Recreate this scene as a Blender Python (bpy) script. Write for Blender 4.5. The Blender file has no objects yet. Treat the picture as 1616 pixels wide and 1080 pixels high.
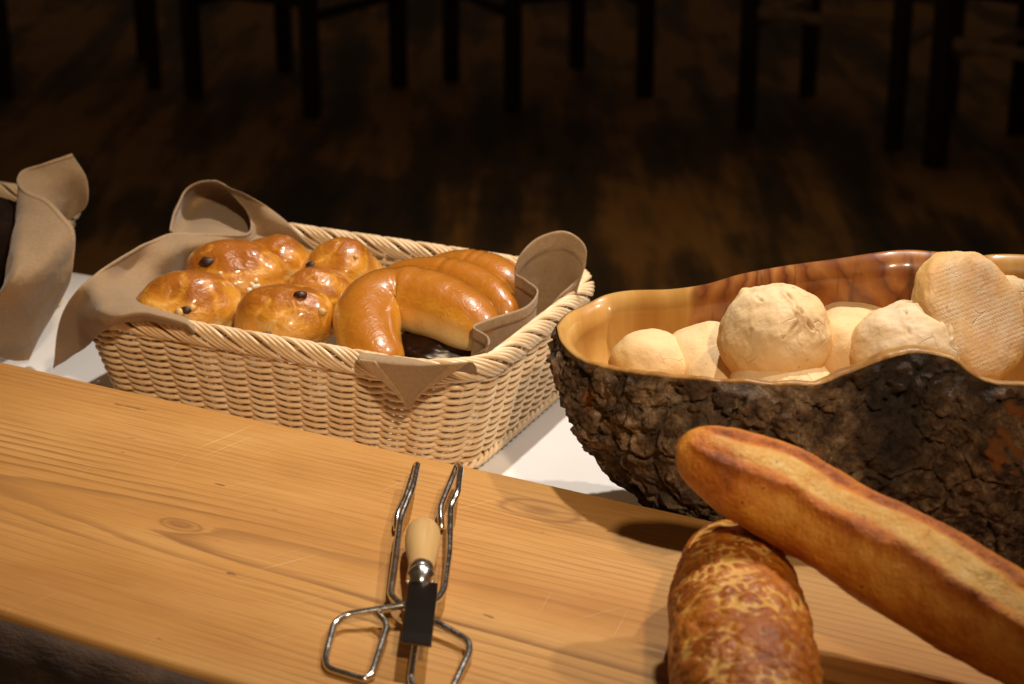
import bpy, bmesh, math, random
from mathutils import Vector, Matrix, noise
random.seed(7)
S = bpy.context.scene
COL = S.collection
R = math.radians

# ------------------------------------------------------------------ camera
PITCH = R(21.0); DIST = 1.45; FPX = 3000.0
CAM = Vector((0, -DIST*math.cos(PITCH), .06 + DIST*math.sin(PITCH)))
FW = Vector((0, math.cos(PITCH), -math.sin(PITCH)))
UP = Vector((0, math.sin(PITCH), math.cos(PITCH)))
cd = bpy.data.cameras.new('camera'); cam = bpy.data.objects.new('camera', cd); COL.objects.link(cam)
cam.location = CAM; cam.rotation_euler = (R(90)-PITCH, 0, 0)
cd.sensor_width = 36; cd.lens = 36*FPX/1616; cd.clip_start = .05; cd.clip_end = 60
cd.dof.use_dof = True; cd.dof.focus_distance = 1.25; cd.dof.aperture_fstop = 10.0
S.camera = cam
S.render.resolution_x, S.render.resolution_y = 1024, 684
S.view_settings.view_transform = 'Standard'; S.view_settings.look = 'None'
S.view_settings.gamma = 1; S.view_settings.exposure = 0

# ------------------------------------------------------------------ light
W = bpy.data.worlds.new('World'); S.world = W; W.use_nodes = True
W.node_tree.nodes['Background'].inputs[0].default_value = (1.0, .62, .32, 1)
W.node_tree.nodes['Background'].inputs[1].default_value = .05

def spot(name, loc, aim, watts, col, angle, radius, blend=.5):
    l = bpy.data.lights.new(name, 'SPOT'); o = bpy.data.objects.new(name, l); COL.objects.link(o)
    l.energy = watts; l.color = col; l.spot_size = R(angle); l.spot_blend = blend; l.shadow_soft_size = radius
    o.location = loc; o.rotation_euler = (Vector(aim)-Vector(loc)).to_track_quat('-Z', 'Y').to_euler()
    return o
spot('ceiling_spot_key', (.28, .36, 1.72), (.02, -.06, .06), 106, (1, .91, .80), 46, .030, 1.0)
spot('ceiling_spot_right', (.95, .06, 1.55), (.08, -.18, .06), 48, (1, .89, .77), 44, .030, 1.0)
spot('basket_fill', (.40, -1.75, 1.45), (-.12, .02, .06), 104, (1, .75, .49), 28, .05, 1.0)  # added fill lamp that brightens the basket front
spot('floor_fill', (.3, 2.2, 2.0), (.2, 2.05, -.72), 56, (1, .66, .32), 54, .5, 1.0)  # added dim lamp so the floor behind the table shows

# ------------------------------------------------------------------ helpers
def P(x, y, z):
    r = FW*FPX + Vector((1, 0, 0))*(x-808) + UP*(540-y)
    return CAM + r*((z-CAM.z)/r.z)
def PV(x, y, q, n):
    r = FW*FPX + Vector((1, 0, 0))*(x-808) + UP*(540-y)
    return CAM + r*((q-CAM).dot(n)/r.dot(n))
def fb(v, s, o=4):
    return noise.fractal(v*s, 1.0, 2.0, o)
def sm(a, b, x):
    t = min(1, max(0, (x-a)/(b-a))); return t*t*(3-2*t)
def mix(a, b, t): return a+(b-a)*t

def mesh_obj(name, verts, faces, mat, parent=None, smooth=True):
    me = bpy.data.meshes.new(name); me.from_pydata([tuple(v) for v in verts], [], faces); me.update()
    if smooth:
        me.polygons.foreach_set('use_smooth', [True]*len(me.polygons))
    if mat: me.materials.append(mat)
    o = bpy.data.objects.new(name, me); COL.objects.link(o)
    if parent:
        o.parent = parent; o.matrix_parent_inverse = parent.matrix_basis.inverted() if False else Matrix()
        o.location = -parent.location
    return o
def thing(name, label, cat, loc=(0, 0, 0), group=None):
    o = bpy.data.objects.new(name, None); COL.objects.link(o); o.location = loc
    o.empty_display_size = .02
    tag(o, label, cat, group); return o
def tag(o, label, cat, group=None):
    o['label'] = label; o['category'] = cat
    if group: o['group'] = group
    return o
def attr(o, name, vals):
    a = o.data.attributes.new(name, 'FLOAT', 'POINT'); a.data.foreach_set('value', vals)

def tube(pts, rad, sides=6, closed=False, flat=1.0):
    """verts, faces of a swept tube; rad may be a number or list"""
    n = len(pts); V = []; Fc = []
    up = None
    for i, p in enumerate(pts):
        a = pts[(i-1) % n] if (closed or i > 0) else p
        b = pts[(i+1) % n] if (closed or i < n-1) else p
        t = (b-a).normalized()
        if up is None:
            up = Vector((0, 0, 1)) if abs(t.z) < .9 else Vector((1, 0, 0))
        s = t.cross(up)
        if s.length < 1e-6: s = t.orthogonal()
        s.normalize(); u = s.cross(t).normalized(); up = u
        r = rad[i] if isinstance(rad, (list, tuple)) else rad
        for k in range(sides):
            an = 2*math.pi*k/sides
            V.append(p + s*(math.cos(an)*r) + u*(math.sin(an)*r*flat))
    m = n if closed else n-1
    for i in range(m):
        for k in range(sides):
            a = i*sides+k; b = i*sides+(k+1) % sides
            j = ((i+1) % n)*sides
            Fc.append((a, b, j+(k+1) % sides, j+k))
    if not closed:
        Fc.append(tuple(range(sides-1, -1, -1))); Fc.append(tuple((n-1)*sides+k for k in range(sides)))
    return V, Fc
def join(parts):
    V = []; Fc = []
    for v, f in parts:
        o = len(V); V += v; Fc += [tuple(i+o for i in q) for q in f]
    return V, Fc
def cr1(p0, p1, p2, p3, t):
    return .5*((2*p1)+(p2-p0)*t+(2*p0-5*p1+4*p2-p3)*t*t+(3*p1-p0-3*p2+p3)*t*t*t)
def cr(pts, t):
    n = len(pts)-1; x = min(max(t, 0), 1)*n; i = min(int(x), n-1); f = x-i
    g = lambda k: pts[min(max(k, 0), n)]
    return cr1(g(i-1), g(i), g(i+1), g(i+2), f)
def smooth_path(pts, n, closed=False):
    if closed: pts = pts+[pts[0]]
    return [cr(pts, i/(n-1)) for i in range(n)]
def grid_faces(nu, nv, wrap=False):
    Fc = []
    for i in range(nu if wrap else nu-1):
        for j in range(nv-1):
            a = i*nv+j; b = ((i+1) % nu)*nv+j
            Fc.append((a, b, b+1, a+1))
    return Fc

# ------------------------------------------------------------------ materials
class NT:
    def __init__(s, name):
        s.m = bpy.data.materials.new(name); s.m.use_nodes = True
        s.t = s.m.node_tree; s.n = s.t.nodes; s.b = s.n['Principled BSDF']
    def new(s, ty, **kw):
        x = s.n.new(ty)
        for k, v in kw.items(): setattr(x, k, v)
        return x
    def link(s, a, b): s.t.links.new(a, b)
    def val(s, sock, v):
        if isinstance(v, (int, float, tuple)): sock.default_value = v
        else: s.link(v, sock)
    def math(s, op, a, b=None, c=None):
        x = s.new('ShaderNodeMath', operation=op)
        for i, v in enumerate((a, b, c)):
            if v is not None: s.val(x.inputs[i], v)
        return x.outputs[0]
    def noise(s, vec, scale, detail=4, rough=.55, dist=0):
        x = s.new('ShaderNodeTexNoise'); x.inputs['Scale'].default_value = scale
        x.inputs['Detail'].default_value = detail; x.inputs['Roughness'].default_value = rough
        x.inputs['Distortion'].default_value = dist
        if vec is not None: s.link(vec, x.inputs['Vector'])
        return x.outputs['Fac']
    def ramp(s, fac, stops, interp='LINEAR'):
        x = s.new('ShaderNodeValToRGB'); x.color_ramp.interpolation = interp
        e = x.color_ramp.elements
        while len(e) < len(stops): e.new(.5)
        for q, (p, c) in zip(e, stops):
            q.position = p; q.color = (c[0], c[1], c[2], 1) if isinstance(c, tuple) else (c, c, c, 1)
        s.val(x.inputs[0], fac); return x.outputs[0]
    def mixc(s, fac, a, b, mode='MIX'):
        x = s.new('ShaderNodeMix', data_type='RGBA', blend_type=mode)
        s.val(x.inputs[0], fac)
        for i, v in ((6, a), (7, b)):
            s.val(x.inputs[i], (v[0], v[1], v[2], 1) if isinstance(v, tuple) else v)
        return x.outputs[2]
    def obj(s): return s.new('ShaderNodeTexCoord').outputs['Object']
    def gen(s): return s.new('ShaderNodeTexCoord').outputs['Generated']
    def att(s, name):
        x = s.new('ShaderNodeAttribute'); x.attribute_name = name; return x.outputs['Fac']
    def mapping(s, vec, scale=(1, 1, 1), loc=(0, 0, 0), rot=(0, 0, 0)):
        x = s.new('ShaderNodeMapping'); x.inputs['Scale'].default_value = scale
        x.inputs['Location'].default_value = loc; x.inputs['Rotation'].default_value = rot
        s.link(vec, x.inputs['Vector']); return x.outputs[0]
    def bump(s, h, dist, strength=1.0):
        x = s.new('ShaderNodeBump'); x.inputs['Distance'].default_value = dist
        x.inputs['Strength'].default_value = strength
        s.link(h, x.inputs['Height']); s.link(x.outputs[0], s.b.inputs['Normal']); return x
    def set(s, **kw):
        for k, v in kw.items():
            s.val(s.b.inputs[k.replace('_', ' ')], v)
        return s

def srgb(r, g, b):
    f = lambda c: (c/255/12.92) if c <= 10 else ((c/255+.055)/1.055)**2.4
    return (f(r), f(g), f(b))

def mat_plain(name, col, rough=.5, metal=0, nz=0, ns=40):
    n = NT(name)
    if nz:
        c = n.noise(n.obj(), ns, 5)
        n.set(Base_Color=n.ramp(c, [(.3, tuple(x*(1-nz) for x in col)), (.7, tuple(min(1, x*(1+nz)) for x in col))]))
    else: n.set(Base_Color=(*col, 1))
    n.set(Roughness=rough, Metallic=metal); return n.m

def mat_cloth_white():
    n = NT('white_cloth'); v = n.obj()
    n.set(Base_Color=n.ramp(n.noise(v, 9, 4), [(.3, (.74, .72, .70)), (.7, (.80, .78, .77))]), Roughness=.9)
    n.bump(n.noise(v, 900, 2), .0004, .5); return n.m
def mat_napkin(nm='taupe_napkin', k=1.0):
    n = NT(nm); v = n.obj()
    c = n.ramp(n.noise(v, 14, 5), [(.3, (.36*k, .236*k, .128*k)), (.7, (.44*k, .292*k, .162*k))])
    c = n.mixc(n.ramp(n.noise(v, 420, 3, .7), [(.4, 0.0), (.7, .55)]), c, (.27, .18, .10))
    n.set(Base_Color=c, Roughness=.85, Sheen_Weight=.25, Sheen_Roughness=.5)
    cr_ = n.math('ABSOLUTE', n.math('SUBTRACT', n.noise(v, 22, 3, .5, .6), .5))
    h = n.math('ADD', n.math('MULTIPLY', n.noise(v, 1100, 2), .12), n.math('ADD', n.math('MULTIPLY', cr_, 2.2), n.noise(v, 60, 4)))
    n.bump(h, .0016, .7)
    tr = n.new('ShaderNodeBsdfTranslucent'); n.link(c, tr.inputs[0])
    mx = n.new('ShaderNodeMixShader'); mx.inputs[0].default_value = .12
    n.link(n.b.outputs[0], mx.inputs[1]); n.link(tr.outputs[0], mx.inputs[2])
    n.link(mx.outputs[0], n.n['Material Output'].inputs[0]); return n.m
def mat_wicker():
    n = NT('wicker_cream'); v = n.obj()
    c = n.ramp(n.noise(v, 60, 5), [(.3, (.82, .59, .34)), (.55, (.90, .70, .46)), (.75, (.93, .78, .56))])
    rnd = n.new('ShaderNodeObjectInfo').outputs['Random']
    c = n.mixc(n.ramp(rnd, [(.55, 0.0), (1.0, .35)]), c, (.66, .43, .22))
    n.set(Base_Color=c, Roughness=.42, Specular_IOR_Level=.45)
    n.b.inputs['Subsurface Weight'].default_value = .0
    n.bump(n.noise(n.mapping(v, (1, 1, 1)), 350, 3), .0004, .5); return n.m

def mat_board():
    n = NT('pine_board'); v = n.obj()            # x along the grain, y across, z up
    sp = n.new('ShaderNodeSeparateXYZ'); n.link(v, sp.inputs[0])
    x, y, z = sp.outputs
    lo = n.noise(n.mapping(v, (1.6, 7.0, 2.0)), 1.0, 3, .5)      # slow wander of the pith
    lo2 = n.noise(n.mapping(v, (.45, 1.0, 1.0), (3.1, 0, 0)), 2.0, 2)
    yy = n.math('ADD', n.math('ADD', y, .015), n.math('MULTIPLY', n.math('SUBTRACT', lo, .5), .035))
    # knots pull the rings round them
    kn = None
    for kx, ky, ks in KNOTS:
        dx = n.math('MULTIPLY', n.math('SUBTRACT', x, kx), .45)
        dy = n.math('SUBTRACT', y, ky)
        d2 = n.math('ADD', n.math('MULTIPLY', dx, dx), n.math('MULTIPLY', dy, dy))
        e = n.math('EXPONENT', n.math('MULTIPLY', d2, -1/(ks*ks)))
        kn = e if kn is None else n.math('ADD', kn, e)
    depth = n.math('ADD', .045, n.math('MULTIPLY', n.math('SUBTRACT', lo2, .5), .10))
    r2 = n.math('ADD', n.math('MULTIPLY', yy, yy), n.math('MULTIPLY', depth, depth))
    r = n.math('ADD', n.math('SQRT', r2), n.math('MULTIPLY', kn, .007))
    fine = n.noise(n.mapping(v, (6, 90, 90)), 1.0, 4, .6)
    r = n.math('ADD', r, n.math('MULTIPLY', n.math('SUBTRACT', fine, .5), .004))
    ring = n.math('FRACT', n.math('MULTIPLY', r, 165))
    late = n.ramp(ring, [(0, 0.0), (.55, .12), (.88, 1.0), (.96, .75), (1, 0.0)])
    vis = n.ramp(n.noise(n.mapping(v, (3, 16, 1)), 1.0, 4, .6), [(.42, .06), (.66, .80)])
    vis = n.math('ADD', vis, n.math('MULTIPLY', n.math('EXPONENT', n.math('MULTIPLY', n.math('MULTIPLY', yy, yy), -900.0)), .55))
    late = n.math('MULTIPLY', late, vis)
    base = n.ramp(n.noise(n.mapping(v, (2, 10, 2)), 1.2, 5), [(.3, (.43, .194, .046)), (.5, (.54, .272, .076)), (.72, (.64, .365, .124))])
    c = n.mixc(n.math('MULTIPLY', late, .9), base, (.235, .105, .030))
    fib = n.noise(n.mapping(v, (14, 700, 700)), 1.0, 3, .7)
    c = n.mixc(n.ramp(fib, [(.48, 0.0), (.72, .55)]), c, (.30, .125, .032))
    c = n.mixc(n.ramp(n.math('ADD', kn, n.math('MULTIPLY', n.math('SUBTRACT', fine, .5), .25)), [(.30, 0.0), (.45, .55), (.58, .12), (.80, .10), (1.0, .55)]), c, (.20, .085, .026))
    spk = n.noise(n.mapping(v, (30, 80, 30)), 1.4, 2)
    c = n.mixc(n.ramp(spk, [(.73, 0.0), (.77, .75)]), c, (.18, .075, .022))
    # pale knife scratches across the grain
    sc = None
    for rot, seed in ((1.35, 0.0), (1.75, 4.0), (1.0, 9.0)):
        mp = n.mapping(v, (.11, .0016, 1), (seed, seed, 0), (0, 0, rot)); mp.node.vector_type = 'TEXTURE'
        a = n.noise(mp, 1.0, 1, .4)
        a = n.ramp(a, [(.72, 0.0), (.78, 1.0)])
        b = n.ramp(n.noise(n.mapping(v, (1, 1, 1), (seed*2, 1, 0)), 9, 2), [(.5, 0.0), (.62, 1.0)])
        a = n.math('MULTIPLY', a, b); sc = a if sc is None else n.math('MAXIMUM', sc, a)
    c = n.mixc(n.math('MULTIPLY', sc, .5), c, (.78, .56, .30))
    n.set(Base_Color=c, Roughness=n.ramp(n.noise(v, 20, 4), [(.3, .44), (.7, .60)]), Specular_IOR_Level=.35)
    h = n.math('SUBTRACT', n.math('MULTIPLY', fib, .6), n.math('ADD', n.math('MULTIPLY', late, .5), n.math('MULTIPLY', sc, .6)))
    n.bump(h, .0005, .6); return n.m
KNOTS = []
def _knots():
    a, b, c = P(0, 570, .06), P(1035, 801, .06), P(200, 1025, .06)
    d = (b-a).normalized(); n_ = Vector((-d.y, d.x, 0)); w_ = (a-c).dot(n_); o_ = a+d*.42-n_*(w_/2)
    for px, py, sz in ((285, 828, .007), (852, 806, .013)):
        q = P(px, py, .06)-o_; KNOTS.append((q.dot(d), q.dot(n_), sz))
_knots()
def mat_shade_edge():
    n = NT('shade_tone_edge'); v = n.obj()  # shade of the board's front side mixed into the base colour
    c = n.ramp(n.noise(n.mapping(v, (18, 40, 60)), 1.0, 6, .65), [(.3, (.018, .010, .006)), (.55, (.055, .028, .014)), (.75, (.11, .058, .028))])
    n.set(Base_Color=c, Roughness=.85); n.bump(n.noise(n.mapping(v, (30, 60, 90)), 1.0, 6, .7), .004); return n.m

def mat_glazed(name, dark, mid, pale, gloss=.22, bumpd=.0019, bs=85, cw=.6):
    n = NT(name); v = n.obj()
    k = n.att('bake')
    nz = n.noise(v, 38, 5, .6)
    f = n.math('ADD', k, n.math('MULTIPLY', n.math('SUBTRACT', nz, .5), .45))
    c = n.ramp(f, [(.08, pale), (.30, tuple(mix(a, b, .6) for a, b in zip(pale, mid))), (.58, mid), (.95, dark)])
    sp = n.noise(v, 420, 2)
    c = n.mixc(n.ramp(sp, [(.66, 0.0), (.74, .4)]), c, tuple(x*.5 for x in dark))
    n.set(Base_Color=c, Roughness=n.ramp(n.noise(v, 120, 4), [(.3, gloss), (.7, gloss+.2)]), Specular_IOR_Level=.5,
          Coat_Weight=n.ramp(f, [(.2, .0), (.5, cw)]), Coat_Roughness=n.ramp(n.noise(v, 150, 4), [(.3, .08), (.7, .22)]), Subsurface_Weight=.06, Subsurface_Scale=.004)
    n.b.inputs['Subsurface Radius'].default_value = (1, .5, .2)
    h = n.math('ADD', n.noise(v, bs, 4, .55, 1.2), n.math('ADD', n.math('MULTIPLY', n.noise(v, 330, 3), .22), n.math('MULTIPLY', n.noise(v, 180, 4, .6, .8), .35)))
    n.bump(h, bumpd, .8); return n.m
def mat_roll():
    n = NT('pale_roll_crust'); v = n.obj()
    k = n.att('bake'); fl = n.att('flour')
    f = n.math('ADD', k, n.math('MULTIPLY', n.math('SUBTRACT', n.noise(v, 30, 5, .6), .5), .35))
    c = n.ramp(f, [(.1, (.79, .555, .275)), (.45, (.77, .50, .20)), (.7, (.70, .38, .11)), (1, (.54, .23, .045))])
    fm = n.math('MULTIPLY', fl, n.ramp(n.noise(v, 55, 5, .65), [(.30, .25), (.62, 1.0)]))
    c = n.mixc(n.math('MULTIPLY', fm, .85), c, (.83, .68, .49))
    nn = n.new('ShaderNodeTexNoise'); nn.inputs['Scale'].default_value = 40; n.link(v, nn.inputs['Vector'])
    sv = n.new('ShaderNodeVectorMath', operation='SCALE'); n.link(nn.outputs['Color'], sv.inputs[0]); sv.inputs['Scale'].default_value = .03
    va = n.new('ShaderNodeVectorMath', operation='ADD'); n.link(v, va.inputs[0]); n.link(sv.outputs[0], va.inputs[1])
    vo = n.new('ShaderNodeTexVoronoi', feature='DISTANCE_TO_EDGE'); vo.inputs['Scale'].default_value = 48; n.link(va.outputs[0], vo.inputs['Vector'])
    line = n.math('MULTIPLY', n.ramp(vo.outputs['Distance'], [(.0, 1.0), (.045, 0.0)]), n.ramp(n.noise(v, 33, 3), [(.50, 0.0), (.60, 1.0)]))
    line = n.math('MULTIPLY', line, n.ramp(fl, [(.1, .0), (.4, 1.0)]))
    c = n.mixc(n.math('MULTIPLY', line, .4), c, (.42, .24, .09))
    spk = n.ramp(n.noise(v, 260, 2), [(.72, 0.0), (.78, .6)])
    c = n.mixc(spk, c, (.30, .14, .04))
    c = n.mixc(n.math('MULTIPLY', n.att('crack'), .9), c, (.36, .19, .07))
    n.set(Base_Color=c, Roughness=.62, Specular_IOR_Level=.35, Subsurface_Weight=.08, Subsurface_Scale=.004)
    sx = n.math('POWER', n.math('ABSOLUTE', n.math('SINE', n.math('MULTIPLY', n.att('net_x'), 1150.0))), 3.0)
    sy = n.math('POWER', n.math('ABSOLUTE', n.math('SINE', n.math('MULTIPLY', n.att('net_y'), 1150.0))), 3.0)
    net = n.math('MULTIPLY', n.math('MULTIPLY', n.math('MAXIMUM', sx, sy), n.att('net')), n.ramp(n.noise(v, 40, 3), [(.35, .2), (.6, 1.0)]))
    h = n.math('ADD', n.noise(v, 75, 6, .66), n.math('MULTIPLY', n.noise(v, 420, 3), .35))
    h = n.math('SUBTRACT', h, n.math('ADD', n.math('MULTIPLY', net, .26), n.math('MULTIPLY', line, .4)))
    n.bump(h, .0010, .8); return n.m
def mat_tiger():
    n = NT('tiger_crust'); v = n.obj()
    top = n.att('bake')
    crack = n.math('MULTIPLY', n.att('crack'), n.ramp(n.noise(v, 30, 4), [(.34, .25), (.58, 1.0)]))
    crack = n.ramp(n.math('ADD', crack, n.math('MULTIPLY', n.math('SUBTRACT', n.noise(v, 260, 4), .5), .45)), [(.36, 0.0), (.66, 1.0)])
    plate = n.ramp(n.noise(v, 55, 6, .7), [(.3, (.20, .045, .004)), (.5, (.42, .118, .010)), (.72, (.64, .25, .026))])
    side = n.ramp(n.noise(v, 20, 4), [(.3, (.20, .055, .008)), (.7, (.36, .11, .014))])
    c = n.mixc(n.ramp(top, [(.15, 0.0), (.45, 1.0)]), side, plate)
    c = n.mixc(n.math('MULTIPLY', crack, .8), c, (.82, .48, .12))
    n.set(Base_Color=c, Roughness=n.ramp(n.noise(v, 90, 4), [(.3, .32), (.7, .6)]), Specular_IOR_Level=.45)
    n.bump(n.math('ADD', n.noise(v, 130, 5), n.math('MULTIPLY', n.noise(v, 420, 3), .3)), .0022, .9); return n.m
def mat_baguette():
    n = NT('baguette_crust'); v = n.obj()
    sl = n.att('slash'); k = n.att('bake')
    nz = n.noise(v, 20, 6, .68); nf = n.noise(v, 110, 5, .7)
    f = n.math('ADD', k, n.math('ADD', n.math('MULTIPLY', n.math('SUBTRACT', nz, .5), 1.3), n.math('MULTIPLY', n.math('SUBTRACT', nf, .5), .6)))
    c = n.ramp(f, [(.05, (.82, .43, .075)), (.38, (.74, .30, .032)), (.66, (.54, .155, .012)), (1, (.17, .032, .004))])
    s2 = n.math('ADD', sl, n.math('ADD', n.math('MULTIPLY', n.math('SUBTRACT', n.noise(v, 55, 5, .65), .5), .9), n.math('MULTIPLY', n.math('SUBTRACT', nf, .5), .5)))
    sc = n.ramp(n.noise(v, 75, 6, .7), [(.30, (.62, .27, .040)), (.48, (.76, .45, .115)), (.70, (.86, .62, .26))])
    c = n.mixc(n.ramp(s2, [(.28, 0.0), (.80, .95)]), c, sc)
    spk = n.ramp(n.noise(v, 230, 2), [(.70, 0.0), (.76, .75)])
    c = n.mixc(spk, c, (.11, .03, .006))
    n.set(Base_Color=c, Roughness=n.ramp(nf, [(.3, .36), (.7, .62)]), Specular_IOR_Level=.45)
    n.bump(n.math('ADD', n.noise(v, 95, 6, .68), n.math('MULTIPLY', n.noise(v, 420, 3), .35)), .0030, 1.0); return n.m
def mat_bark():
    n = NT('rough_bark'); v = n.obj()
    a = n.noise(v, 62, 8, .75); b = n.noise(v, 13, 4); g = n.noise(v, 150, 5, .7)
    c = n.ramp(a, [(.34, (.022, .013, .009)), (.45, (.095, .056, .031)), (.55, (.26, .17, .096)), (.67, (.60, .46, .30))])
    c = n.mixc(n.ramp(b, [(.50, 0.0), (.64, .7)]), c, n.ramp(g, [(.35, (.020, .013, .010)), (.65, (.15, .10, .06))]))
    og = n.ramp(n.noise(n.mapping(v, (1, 1, 1), (2.2, .4, 1.0)), 22, 3), [(.645, 0.0), (.675, .9)])
    c = n.mixc(og, c, (.34, .125, .028))
    c = n.mixc(n.ramp(n.att('char'), [(.35, 0.0), (.8, .9)]), c, n.ramp(g, [(.4, (.012, .009, .008)), (.75, (.06, .045, .035))]))
    n.set(Base_Color=c, Roughness=n.ramp(g, [(.3, .45), (.7, .8)]), Specular_IOR_Level=.45)
    n.bump(n.math('ADD', a, n.math('MULTIPLY', g, .6)), .006, 1.0); return n.m
def mat_bowl():
    n = NT('lacquered_olive_wood'); v = n.obj()
    sp = n.new('ShaderNodeSeparateXYZ'); n.link(v, sp.inputs[0]); x, y, z = sp.outputs
    w1 = n.noise(n.mapping(v, (1, 1, 1)), 9, 3, .5); w2 = n.noise(v, 15, 4, .55)
    xx = n.math('ADD', x, n.math('MULTIPLY', n.math('SUBTRACT', w1, .5), .055))
    xx = n.math('ADD', xx, n.math('MULTIPLY', z, .20))
    heart = n.math('MULTIPLY', n.att('back'), n.math('MULTIPLY', n.ramp(xx, [(.150, 0.0), (.153, 1.0)]), n.ramp(xx, [(.335, 1.0), (.342, 0.0)])))
    sap = n.ramp(n.noise(n.mapping(v, (60, 9, 9), (0, 0, 0), (0, .4, 0)), 1.0, 5, .6), [(.3, (.46, .225, .050)), (.52, (.57, .31, .080)), (.75, (.66, .40, .13))])
    f = n.math('ADD', n.math('MULTIPLY', xx, 60), n.math('MULTIPLY', w2, 3.0))
    f = n.math('ADD', f, n.math('MULTIPLY', w1, 5.0))
    band = n.math('FRACT', f)
    hw = n.ramp(band, [(0, (.12, .035, .010)), (.10, (.30, .095, .020)), (.40, (.48, .20, .050)), (.72, (.36, .125, .026)), (.93, (.21, .058, .013)), (1, (.12, .035, .010))])
    big = n.ramp(n.noise(v, 16, 4), [(.35, 0.0), (.65, .6)])
    hw = n.mixc(big, hw, (.20, .060, .014))
    fl_ = n.noise(n.mapping(v, (160, 20, 20), (0, 0, 0), (0, .5, 0)), 1.0, 4, .6)
    hw = n.mixc(n.ramp(fl_, [(.55, 0.0), (.72, .7)]), hw, (.07, .02, .006))
    lipm = n.math('MULTIPLY', n.att('lip'), n.ramp(n.noise(v, 45, 5, .65), [(.35, .35), (.6, .95)]))
    c = n.mixc(heart, sap, hw)
    c = n.mixc(lipm, c, (.26, .115, .030))
    # dark line where the heartwood starts
    n.set(Base_Color=c, Roughness=.38, Specular_IOR_Level=.4, Coat_Weight=n.math('MULTIPLY', n.att('back'), .65), Coat_Roughness=.12)
    n.bump(n.noise(v, 24, 3), .004, .35); return n.m
def mat_chrome():
    n = NT('polished_steel'); v = n.obj()
    n.set(Base_Color=(.72, .68, .63, 1), Metallic=1.0, Roughness=n.ramp(n.noise(v, 200, 3), [(.3, .16), (.7, .30)])); return n.m
def mat_handle():
    n = NT('pale_beech'); v = n.obj()
    c = n.ramp(n.noise(n.mapping(v, (200, 14, 200)), 1.0, 4), [(.3, (.52, .32, .125)), (.7, (.64, .43, .19))])
    n.set(Base_Color=c, Roughness=.38, Specular_IOR_Level=.4); return n.m
def mat_floor():
    n = NT('dark_floor'); v = n.obj()
    a = n.noise(n.mapping(v, (6.5, .8, 1), (0, 0, 0), (0, 0, .22)), 1.0, 4, .6)
    b = n.noise(n.mapping(v, (1.6, 1.3, 1), (4, 2, 0)), 1.0, 4, .6)
    f = n.math('ADD', n.math('MULTIPLY', a, .6), n.math('MULTIPLY', b, .4))
    c = n.ramp(f, [(.40, (.012, .008, .005)), (.48, (.06, .032, .011)), (.56, (.26, .13, .032)), (.66, (.14, .07, .02))])
    n.set(Base_Color=c, Roughness=.7); return n.m

M_cloth = mat_cloth_white(); M_nap = mat_napkin(); M_hem = mat_napkin('taupe_napkin_hem', 1.22); M_wick = mat_wicker(); M_board = mat_board(); M_edge = mat_shade_edge()
M_bun = mat_glazed('glazed_bun', (.38, .118, .010), (.69, .310, .030), (.84, .60, .24))
M_horn = mat_glazed('glazed_pastry', (.46, .160, .011), (.71, .325, .030), (.88, .68, .32), .24, .0009, 110, .9)
M_roll = mat_roll(); M_tiger = mat_tiger(); M_bag = mat_baguette(); M_bark = mat_bark(); M_bowl = mat_bowl()
M_steel = mat_chrome(); M_handle = mat_handle(); M_floor = mat_floor()
M_cho2 = mat_plain('chocolate_glaze', (.030, .010, .005), .28, 0, .4, 60)
M_bask_shade = mat_plain('basket_shade', (.013, .006, .003), .9, 0, .5, 60); M_bask_shade.node_tree.nodes['Principled BSDF'].inputs['Specular IOR Level'].default_value = .1  # near-black colour stands in for shade inside the left basket
M_raisin = mat_plain('raisin_skin', (.045, .014, .007), .45, 0, .4, 200)
M_sugar = mat_plain('sugar_grain', (.82, .72, .55), .4)
M_nut = mat_plain('nut_bit', (.66, .44, .17), .5, 0, .2, 200)
M_darkwood = mat_plain('black_stained_wood', (.015, .010, .008), .5, 0, .3, 30)
M_seat = mat_plain('dark_seat', (.022, .013, .010), .7, 0, .3, 30)
M_greywood = mat_plain('grey_brown_rail', (.30, .22, .16), .55, 0, .3, 30)
M_table = mat_plain('table_wood', (.10, .055, .025), .6, 0, .3, 20)
M_blade = NT('dark_mirror_blade').set(Base_Color=(.16, .14, .13, 1), Metallic=1.0, Roughness=.2).m

# ------------------------------------------------------------------ setting: floor, table, cloth
FZ = -.72
def box(x0, x1, y0, y1, z0, z1):
    V = [Vector(q) for q in ((x0, y0, z0), (x1, y0, z0), (x1, y1, z0), (x0, y1, z0), (x0, y0, z1), (x1, y0, z1), (x1, y1, z1), (x0, y1, z1))]
    return V, [(0, 3, 2, 1), (4, 5, 6, 7), (0, 1, 5, 4), (1, 2, 6, 5), (2, 3, 7, 6), (3, 0, 4, 7)]
def bevel(o, w, seg=2):
    m = o.modifiers.new('bevel', 'BEVEL'); m.width = w; m.segments = seg; m.limit_method = 'ANGLE'; return o
fl = mesh_obj('floor', *box(-12, 12, -6, 14, FZ-.05, FZ), M_floor, smooth=False); fl['kind'] = 'structure'

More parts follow.
